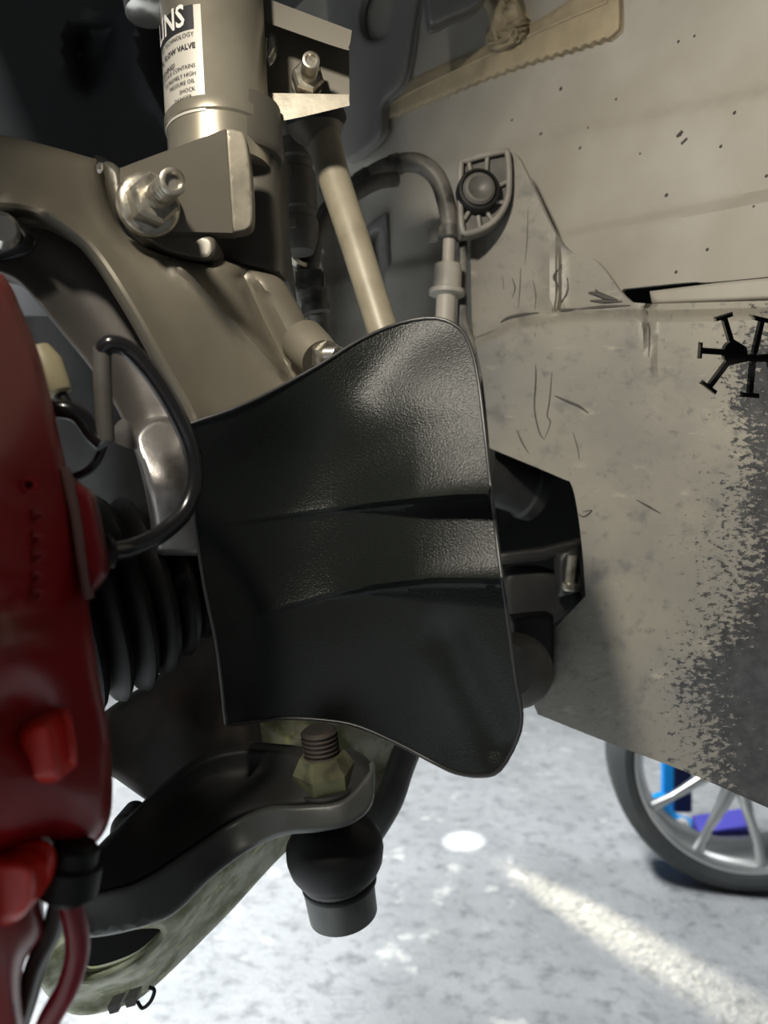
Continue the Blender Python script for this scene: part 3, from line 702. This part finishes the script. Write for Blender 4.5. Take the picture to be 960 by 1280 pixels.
# ------------------------------------------------------------------ knuckle
kd = tps([(-230, 130, .36), (-230, 260, .35), (0, 170, .385), (0, 262, .365), (-60, 220, .37), (125, 205, .412), (105, 315, .392), (205, 320, .418), (262, 326, .428), (350, 345, .452), (395, 425, .455), (233, 528, .41), (190, 450, .402), (150, 380, .396), (370, 490, .448), (430, 470, .45), (300, 520, .43)])
def knuckle_d(q):
    q = np.atleast_2d(q); d = kd(q)
    ln = [(198, 312), (240, 345), (300, 410), (345, 460), (375, 500)]
    dist = pdist(ln, q); side = np.interp(q[:, 1], [p[1] for p in ln], [p[0] for p in ln])
    d = d - 0.0035 * np.exp(-(dist / 7)**2)
    d = d + 0.006 * sstep((q[:, 0] - side) / 12)
    g = pdist([(305, 345), (330, 400), (365, 470)], q); d = d + 0.012 * np.exp(-(g / 11)**2)
    e = pdist([(60, 280), (105, 315), (150, 380), (190, 450), (232, 528)], q); d = d - 0.004 * np.exp(-((e - 16) / 11)**2)
    return d
t = thing('knuckle', P(200, 640, 0.42), 'dusty taupe cast suspension knuckle sweeping from upper left to centre', 'knuckle')
plate('cast_face', [(-230, 120, 's'), (0, 168), (60, 182), (121, 199, 's'), (127, 235), (138, 265), (160, 295), (205, 319), (262, 326, 's'), (262, 318, 's'), (310, 335), (350, 348), (372, 380), (390, 410), (420, 430), (440, 448), (440, 520, 's'), (233, 545, 's'),
                    (228, 520), (190, 452), (150, 382), (105, 316), (60, 281), (0, 264), (-230, 262, 's')], knuckle_d, 0.02, M['taupe'], t, step=8, rnd=0.012, rpx=16, lines=[[(a + o, b - o * .8) for a, b in ((198, 312), (240, 345), (300, 410), (345, 460), (375, 500))] for o in (-7, -3, 0, 4, 8, 12)] + [[(a + o, b) for a, b in ((305, 345), (330, 400), (365, 470))] for o in (-11, -5, 0, 5, 11)])
wd = tps([(0, 262, .40), (60, 281, .415), (105, 316, .425), (150, 382, .43), (190, 452, .432), (235, 540, .43), (0, 345, .378), (30, 358, .385), (120, 470, .40), (165, 560, .412), (185, 640, .42), (245, 650, .435), (190, 690, .425)])
def web_d(q):
    q = np.atleast_2d(q); d = wd(q)
    g = pdist([(20, 312), (80, 360), (140, 440), (180, 520)], q); d = d + 0.010 * np.exp(-(g / 26)**2)
    return d
plate('web', [(-60, 250, 's'), (20, 255), (110, 305), (160, 375), (205, 450), (250, 540, 's'), (258, 690, 's'), (190, 690, 's'), (186, 640), (170, 570), (150, 520), (120, 470), (70, 408), (30, 360), (0, 342), (-60, 330, 's')], web_d, 0.02, M['taupe_shaded'], t, step=9, rnd=0.006, rpx=6)
pd_ = tps([(165, 545, .408), (240, 545, .424), (190, 690, .42), (250, 690, .43), (215, 610, .404)])
plate('lower_lug', [(166, 545), (195, 520), (238, 535), (256, 600), (256, 695, 's'), (192, 695, 's'), (188, 640), (178, 590)], pd_, 0.02, M['bare_alloy'], t, step=7, rnd=0.008, rpx=9)
plate('slot_rim', [(-30, 268), (10, 270), (32, 286), (34, 300), (18, 312), (-30, 318)], const(.372), 0.01, M['rubber'], t, step=8, rnd=.004, rpx=6)
lathe('slot_pin', P(-2, 290, .368), P(4, 286, .36), [(0, .009), (.6, .009), (1, .006)], M['steel_clean'], t, 20)
lathe('bolt_boss', P(380, 428, .458), P(402, 450, .440), [(0, .0145), (.5, .014), (1, .0125)], M['taupe'], t, 28)
bolt(t, P(398, 444, .445), P(424, 444, .428), 0.005, M['steel'], M['steel_clean'], nutr=1.9, washer=1.9, nutfrac=.4)

# ------------------------------------------------------------------ black guard
gd = tps([(560, 405, .412), (598, 500, .392), (612, 610, .382), (625, 720, .380), (640, 840, .380), (610, 965, .392),
          (500, 404, .420), (520, 500, .405), (525, 600, .399), (530, 720, .399), (540, 840, .402), (540, 950, .416),
          (400, 456, .414), (400, 560, .426), (400, 640, .430), (400, 720, .430), (400, 800, .430), (410, 900, .436),
          (300, 508, .398), (300, 580, .412), (300, 640, .418), (300, 750, .420), (310, 900, .428), (235, 531, .390), (245, 650, .406), (262, 770, .408), (282, 898, .414)])
rib1 = [(236, 652), (300, 650), (380, 640), (450, 630), (520, 622), (570, 618), (640, 616)]
rib2 = [(250, 800), (290, 778), (340, 762), (400, 745), (470, 730), (540, 722), (600, 722), (660, 724)]
def guard_d(q):
    q = np.atleast_2d(q); x, y = q[:, 0], q[:, 1]; d = gd(q)
    for rb, amp in ((rib1, .015), (rib2, .014)):
        yr = np.interp(x, [p[0] for p in rb], [p[1] for p in rb])
        wu = np.interp(x, [240, 400, 520, 640], [30, 50, 88, 95]); a = amp * np.interp(x, [240, 300, 420, 520, 640], [.02, .05, .16, 0.95, 1.15])
        s = y - yr; u = np.clip((s + wu) / wu, 0, 1)
        d = d - a * np.where(s < 0, 0.75 * u**1.4 + 0.25 * u**8, 1 - sstep(s / 8.0))
    # cupped top corner and flared lower corner
    k = pdist([(560, 800), (590, 860), (625, 930)], q); d = d + 0.006 * np.exp(-(k / 26)**2)
    k = pdist([(470, 470), (520, 425), (560, 405)], q); d = d + 0.003 * np.exp(-(k / 34)**2)
    return d
gol = [(233, 531, 's'), (290, 512), (340, 489), (400, 456), (450, 425), (500, 404), (545, 398), (575, 411), (589, 436), (598, 475), (606, 540), (617, 640), (627, 720), (637, 790), (645, 850), (652, 893), (646, 925), (625, 962), (602, 970), (570, 966), (540, 952), (500, 931), (450, 909), (410, 901), (350, 898), (290, 906), (282, 898), (278, 860), (270, 800), (255, 730), (244, 650)]
t = thing('brake_guard', P(450, 960, 0.40), 'matt black grained plastic deflector guard with two ribs, centre', 'guard')
GL = []
for rb in (rib1, rib2):
    for o in (-50, -36, -24, -16, -10, -5, -2, 0, 2, 4, 6, 8.5):
        GL.append([(x, float(np.interp(x, [p[0] for p in rb], [p[1] for p in rb])) + o) for x in range(232, 660, 6)])
plate('shell', gol, guard_d, 0.004, M['guard'], t, step=6, angle=60, lines=GL)
gl = catmull(gol, 3); gdep = guard_d(gl)
tube('rim_bead', [P(x, y, dd) for (x, y), dd in zip(gl, gdep)], 0.0011, mat('rim_black_plastic', (0.03, 0.03, 0.03), 0.35), t, n=1, seg=8, closed=True)

# ------------------------------------------------------------------ drive shaft boot
t = thing('drive_shaft', P(190, 880, 0.47), 'black concertina rubber boot of the drive shaft beside the red caliper', 'drive shaft')
a, b = P(70, 765, .445), P(275, 705, .50)
pr = []; k = 7
for i in range(k):
    r = np.interp(i / k, [0, .35, 1], [.066, .063, .030])
    pr += [(i/k, r*.86), (i/k + .25/k, r*.97), (i/k + .5/k, r), (i/k + .72/k, r*.95), (i/k + .95/k, r*.84)]
pr += [(1, .026)]
lathe('boot', a, b, pr, M['boot'], t, 56, angle=60)
lathe('shaft', b, P(420, 660, .56), [(0, .014), (1, .014)], M['rust'], t, 20)

# ------------------------------------------------------------------ red caliper, near left
t = thing('brake_caliper', P(40, 1240, 0.27), 'glossy red brake caliper, out of focus at the left edge', 'brake caliper')
cd = tps([(-120, 350, .23), (-120, 800, .22), (-120, 1280, .23), (0, 360, .262), (40, 430, .275), (70, 560, .282), (85, 650, .285), (100, 760, .29), (125, 880, .292), (138, 970, .288), (130, 1030, .28), (60, 1090, .27), (30, 1200, .255), (0, 600, .240), (10, 800, .238), (60, 800, .258), (90, 1000, .262), (0, 1020, .236), (0, 1200, .24)])
def cal_d(q):
    q = np.atleast_2d(q); d = cd(q)
    g = np.hypot((q[:, 0] - 25) / 1.1, q[:, 1] - 900); d = d + 0.010 * np.exp(-(g / 40)**2)
    g = pdist([(-20, 1075), (60, 1065)], q); d = d + .010 * np.exp(-(g / 18)**2)
    g = pdist([(-40, 770), (90, 750)], q); d = d + .006 * np.exp(-(g / 30)**2)
    return d
plate('body', [(-160, 330, 's'), (-20, 338), (10, 352), (32, 400), (50, 445), (62, 490), (80, 570), (95, 650), (110, 750), (124, 850), (135, 905), (140, 960), (139, 1015), (125, 1048), (100, 1062), (56, 1090), (50, 1120), (56, 1165), (32, 1200), (26, 1240), (34, 1310, 's'), (-160, 1310, 's')], cal_d, 0.03, M['red'], t, step=12, rnd=0.016, rpx=16, back=Vector((-.5, 1, 0)))
plate('side_lug', [(78, 595), (100, 605), (117, 622), (127, 665), (135, 705), (132, 722), (112, 748, 's'), (96, 680)], const(.288), 0.012, mat('dark_red_paint', (0.16, 0.006, 0.008), 0.35, coat=.3), t, step=8, rnd=.006, rpx=9, back=Vector((-.3, 1, 0)))
plate('pin_block', [(16, 930), (30, 905), (54, 898), (68, 910), (76, 968), (66, 978), (40, 982), (28, 975)], const(.246), 0.014, M['red_bright'], t, step=7, rnd=.008, rpx=12)
plate('lower_bulge', [(-60, 1085), (10, 1072), (40, 1078), (48, 1100), (40, 1130), (15, 1155), (-60, 1180)], const(.240), 0.014, M['red_bright'], t, step=9, rnd=.008, rpx=12)
lathe('embossed_ring', P(35, 606, .2585), P(36, 606, .2545), [(0, .0028), (1, .0026), (1, .0015), (0, .0015)], M['red'], t, 20)
for y, wd_ in ((640, 12), (668, 10), (690, 13), (716, 11), (738, 10)):
    tube('embossed_stroke', [P(40, y, .2590), P(42 + wd_, y + 3, .2620), P(44, y + 12, .2598)], .0010, M['red'], t, seg=6, n=2)
tube('rim_ridge', [P(80, 585, .2865), P(94, 640, .288), P(103, 700, .289), P(111, 748, .290)], .0022, mat('grey_pink_edge', (.16, .09, .08), .35), t, n=6)
# feed hose at the bottom of the caliper
t = thing('caliper_hose', P(80, 1280, 0.27), 'dark red hose hanging below the caliper with a black union', 'hose')
lathe('union', P(96, 1052, .27), P(82, 1128, .268), [(0, .0065), (.1, .0085), (.35, .0085), (.4, .0105), (.85, .0105), (.9, .008), (1, .006)], M['rubber'], t, 24)
ptube('hose', [(84, 1118, .268), (95, 1160, .268), (96, 1195, .268), (84, 1235, .268), (62, 1275, .268), (44, 1320, .268)], .0042, mat('red_rubber_hose', (.30, .02, .03), .3, coat=.3), t)
plate('hanger', [(62, 1120, 's'), (78, 1130), (72, 1170), (50, 1215), (34, 1270), (20, 1310, 's'), (10, 1300, 's'), (30, 1210), (52, 1160)], const(.276), .008, M['rubber_grey'], t, step=9, rnd=.004, rpx=6)

# ------------------------------------------------------------------ wheel-speed wire and near hose loop
t = thing('speed_sensor_hose', P(130, 600, 0.33), 'glossy black hose looping from the caliper past the guard edge', 'hose')
ptube('hose', [(138, 690, .315), (165, 684, .325), (200, 668, .335), (230, 640, .345), (242, 605, .35), (240, 565, .35), (222, 520, .345), (195, 475, .34), (165, 440, .335), (140, 430, .33), (127, 440, .33)], .0042, M['hose_gloss'], t, n=10)
ptube('flat_drop', [(128, 434, .33), (128, 470, .33), (130, 510, .33), (132, 552, .33)], .0040, M['rubber_grey'], t, n=5)
lathe('elbow', P(128, 690, .312), P(142, 688, .315), [(0, .007), (.7, .0075), (1, .005)], M['rubber'], t, 20)
ptube('cross_hose', [(50, 512, .325), (80, 512, .325), (100, 520, .327), (116, 542, .33), (130, 555, .33)], .0042, M['hose_gloss'], t, n=8)
ptube('thin_wire', [(130, 556, .335), (118, 580, .335), (98, 594, .335), (70, 599, .335)], .0020, M['hose_gloss'], t, n=8)
plate('clip_bracket', [(132, 548, 's'), (150, 525), (160, 530), (168, 560), (150, 556)], const(.36), .004, M['bare_alloy'], t, step=7)
t = thing('bleed_cap', P(66, 470, 0.33), 'cream plastic bleed nipple cap behind the caliper', 'cap')
lathe('cap', P(48, 435, .335), P(74, 494, .335), [(0, .005), (.3, .0075), (.8, .0068), (.95, .006), (1, .003)], M['cream'], t, 20)
ptube('stem', [(70, 486, .335), (80, 500, .335), (92, 520, .335)], .003, M['rubber'], t, n=4)

# ------------------------------------------------------------------ lower arms and ball joint
ga = tps([(515, 938, .60), (480, 1010, .56), (420, 1045, .53), (365, 1060, .51), (280, 1148, .47), (190, 1236, .44), (90, 1266, .42), (45, 1225, .42), (100, 1160, .43), (250, 1060, .47), (215, 905, .56), (480, 890, .62), (350, 900, .58)])
def ga_d(q):
    q = np.atleast_2d(q); d = ga(q)
    e = pdist([(516, 936), (366, 1058), (280, 1148), (190, 1236), (90, 1268)], q); d = d + .05 * np.exp(-(e / 34)**2)
    e = pdist([(85, 1235), (150, 1222), (205, 1180), (255, 1120), (320, 1055)], q); d = d - .006 * np.exp(-(e / 9)**2)
    return d
t = thing('lower_control_arm', P(120, 1265, 0.43), 'weathered green-grey lower control arm running to the bottom left', 'control arm')
plate('arm_body', [(516, 936, 's'), (484, 1008), (470, 1025), (420, 1045), (366, 1058), (280, 1148), (190, 1236), (150, 1259), (90, 1268), (48, 1228), (56, 1190), (95, 1160), (170, 1110), (240, 1050), (240, 985), (215, 940), (212, 900, 's'), (300, 880, 's'), (500, 880, 's')], ga_d, 0.012, M['green_arm'], t,
      holes=[[(98, 1222), (100, 1180), (150, 1165), (200, 1162), (182, 1188), (150, 1210)]], step=9, rnd=.010, rpx=10)
plate('slot_dark_sheet', [(80, 1240), (80, 1150), (220, 1140), (215, 1190), (160, 1230)], const(.525), .004, M['black_void'], t, step=20)  # black sheet behind the slot stands for its dark inside
ptube('edge_tube', [(512, 930, .585), (500, 960, .575), (486, 1000, .56), (462, 1040, .55)], .011, M['arm_edge'], t, n=5)
for x, y, a in ((142, 1262, 0.2), (163, 1254, .5)):
    plate('lug', [(x - 8, y - 3, 's'), (x + 8, y - 8, 's'), (x + 6, y + 3, 's'), (x - 5, y + 6, 's')], const(.43), .01, M['rubber_grey'], t, step=6)
ptube('wire_loop', [(172, 1252, .432), (178, 1260, .432), (188, 1252, .432), (193, 1238, .432), (186, 1234, .432)], .0011, M['rubber'], t, n=6, seg=8)
# dark inner casting below the boot
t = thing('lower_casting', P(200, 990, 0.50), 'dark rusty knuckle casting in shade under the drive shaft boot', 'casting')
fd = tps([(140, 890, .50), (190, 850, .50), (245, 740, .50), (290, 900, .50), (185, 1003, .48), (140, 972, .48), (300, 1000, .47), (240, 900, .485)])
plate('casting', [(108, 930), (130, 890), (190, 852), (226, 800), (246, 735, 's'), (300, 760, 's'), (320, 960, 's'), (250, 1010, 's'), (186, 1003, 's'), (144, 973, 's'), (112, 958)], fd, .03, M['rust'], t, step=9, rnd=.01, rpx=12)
# steering arm with tie rod end
sd = tps([(465, 965, .425), (400, 945, .43), (300, 940, .44), (250, 950, .43), (150, 1030, .39), (105, 1080, .37), (105, 1140, .36), (300, 1040, .41), (440, 1000, .408), (350, 1005, .41), (200, 1080, .38)])
t = thing('steering_arm', P(300, 1060, 0.42), 'dark forged steering arm curving to the left under the guard', 'steering arm')
def sd2(q):
    q = np.atleast_2d(q); d = sd(q)
    g = pdist([(200, 1010), (260, 970), (330, 965)], q); d = d + .014 * np.exp(-(g / 28)**2)
    return d
plate('top_face', [(300, 936), (350, 938), (400, 944), (440, 945), (463, 962), (462, 982), (430, 1000), (380, 1008), (330, 1012), (280, 1035), (230, 1068), (170, 1105), (105, 1122), (90, 1100), (110, 1072), (150, 1032), (200, 985), (250, 950)], sd2, .012, M['arm_grey'], t, step=9, rnd=.005, rpx=8)
def se(q):
    q = np.atleast_2d(q); return sd(q) - 0.002 + 0.00012 * (q[:, 1] - np.interp(q[:, 0], [105, 170, 230, 280, 330, 380, 430, 465], [1122, 1105, 1068, 1035, 1012, 1008, 1000, 968]))
plate('lower_edge', [(464, 962), (468, 980), (464, 1008), (440, 1030), (400, 1040), (355, 1045), (310, 1064), (262, 1100), (205, 1150), (105, 1172), (92, 1140), (105, 1120), (170, 1103), (230, 1066), (280, 1033), (330, 1010), (380, 1006), (430, 998)], se, .014, M['arm_edge'], t, step=7, rnd=.004, rpx=6)
t = thing('tie_rod_end', P(430, 1142, 0.44), 'tie rod ball joint with black rubber boot and castle nut below the guard', 'ball joint')
bx, tx = P(430, 1145, .445), P(398, 908, .428)
L0 = (tx - bx).length
lathe('housing', bx, P(420, 1085, .441), [(0, .0175), (.06, .0205), (.75, .0215), (1, .0215)], M['arm_edge'], t, 36)
lathe('rubber_boot', P(425, 1108, .443), P(413, 1022, .436), [(0, .0190), (.06, .0225), (.12, .0225), (.16, .0205), (.22, .0245), (.34, .0275), (.5, .0290), (.66, .0285), (.8, .0245), (.92, .0185), (1, .015)], M['rubber'], t, 40, angle=60)
ny = P(408, 985, .425)
up = (tx - bx).normalized()
lathe('washer', ny - up*.002, ny + up*.004, [(0, .0195), (.8, .0195), (1, .0185)], M['arm_grey'], t, 32)
lathe('nut', ny + up*.003, ny + up*.021, [(0, .0175), (.06, .0180), (.5, .0180), (.7, .0160), (1, .0128)], mat('grimy_green_nut', (.27, .27, .15), .4, .5, (.12, .11, .07), 70, .42, .62, .2, 300), t, 6, angle=25, phase=.25)
pr = []
for i in range(6): pr += [(i/6, .0095), (i/6 + .06, .0106), (i/6 + .12, .0095)]
lathe('threaded_stud', ny + up*.02, ny + up*.036, pr + [(1, .0085)], M['rust'], t, 24)
t = plate('dark_stop', [(146, 1020), (158, 1016), (168, 1022), (160, 1036), (140, 1055), (138, 1035)], const(.46), .02, M['rubber'], None, step=6, rnd=.006, rpx=7)
t.name = 'rubber_stop'; finish(t, 'small black rubber stop against the bright gap beside the caliper', 'rubber stop')

# ------------------------------------------------------------------ loose wheel on the floor
DW = 1.96; RT = 0.326
cw = P(918, 960, DW); cw.z = RT
yaw = math.radians(-10); fw = Vector((math.sin(yaw), -math.cos(yaw), 0))      # outward face of the wheel
t = thing('car_wheel', (cw.x, cw.y, 0), 'silver multi-spoke wheel with tyre standing on the wet floor, lower right', 'wheel')
a, b = cw - fw * 0.10, cw + fw * 0.10
lathe('tyre', a, b, [(0.12, .262), (0.02, .275), (0, .292), (.06, .312), (.14, .322), (.3, RT), (.7, RT), (.86, .322), (.94, .312), (1, .292), (.98, .275), (.90, .262)], M['tyre'], t, 96, closed=True)
lathe('rim', a, b, [(.08, .266), (.08, .250), (.2, .242), (.75, .240), (.93, .252), (.97, .262), (.97, .268), (.9, .266), (.7, .248), (.2, .250)], M['wheel_alloy'], t, 96, closed=True)
lathe('hub', cw + fw*.0, cw + fw*.055, [(0, .075), (.7, .07), (.9, .055), (1, .03)], M['wheel_alloy'], t, 40)
ux = Vector((math.cos(yaw), math.sin(yaw), 0)); uz = Vector((0, 0, 1))
for i in range(10):
    a0 = math.radians(-80 + 36 * i)
    e = lambda ang, r, f: cw + (ux*math.cos(ang) + uz*math.sin(ang)) * r + fw * f
    tube('spoke', [e(a0 + .16 * (1 if i % 2 else -1), .05, .045), e(a0 + .05 * (1 if i % 2 else -1), .12, .062), e(a0, .19, .07), e(a0, .25, .075)], [.022, .015, .011, .015], M['wheel_alloy'], t, seg=8, n=4)
# blue stand behind the wheel
t = thing('blue_stand', (P(840, 1040, 2.24).x, 2.24, 0), 'bright blue steel stand seen through the wheel spokes', 'stand')
o = P(834, 1000, 2.24)
box('post', (o.x, 2.24, .26), (.032, .03, .52), M['blue'], t, bev=.004)
o = P(856, 995, 2.26)
box('backing_plate', (o.x, 2.28, .20), (.055, .02, .30), M['navy'], t, bev=.003)
o1 = P(872, 1040, 2.24); o2 = P(940, 1026, 2.24)
tube('cross_bar', [P(868, 1034, 2.25), P(938, 1024, 2.25)], .036, M['violet'], t, seg=4, n=1)
tube('foot', [Vector((P(822, 1010, 2.22).x, 2.22, .12)), Vector((P(836, 1030, 2.22).x, 2.22, .055)), Vector((P(860, 1040, 2.22).x, 2.22, .03))], .025, M['blue'], t, n=5)
o = P(853, 1032, 2.15)
bpy_ball = lathe('knob', o + Vector((0, 0, -.022)), o + Vector((0, 0, .022)), [(0, .004), (.1, .013), (.3, .020), (.5, .022), (.7, .020), (.9, .013), (1, .004)], M['white'], t, 24)

# floor joint line
t = link('floor_joint', [Vector(v) for v in ((.13, 3.6, .0005), (.16, 3.6, .0005), (-.9, 1.6, .0005), (-.93, 1.6, .0005), (.13, 3.6, .0015), (.16, 3.6, .0015), (-.9, 1.6, .0015), (-.93, 1.6, .0015))],
         [(0, 1, 2, 3), (7, 6, 5, 4), (0, 4, 5, 1), (1, 5, 6, 2), (2, 6, 7, 3), (3, 7, 4, 0)], mat('joint_grout', (.2, .2, .2), .5), fl, False)
# torch beam along the floor
light('floor_torch', 'SPOT', (-0.20, 2.90, 0.22), (0.545, 1.70, 0.0), 750, (1.0, 0.90, 0.66), 0.02, spot=7.0, blend=1.0)
light('added_floor_spot', 'SPOT', (0.9, 3.2, 2.2), tuple(Vector((P(580, 1050, 1).x * 2.19, 2.19, 0))), 500, (1.0, 0.99, 0.95), 0.01, spot=3.0, blend=0.3)  # added spot without a known lamp, lays the bright patch on the floor
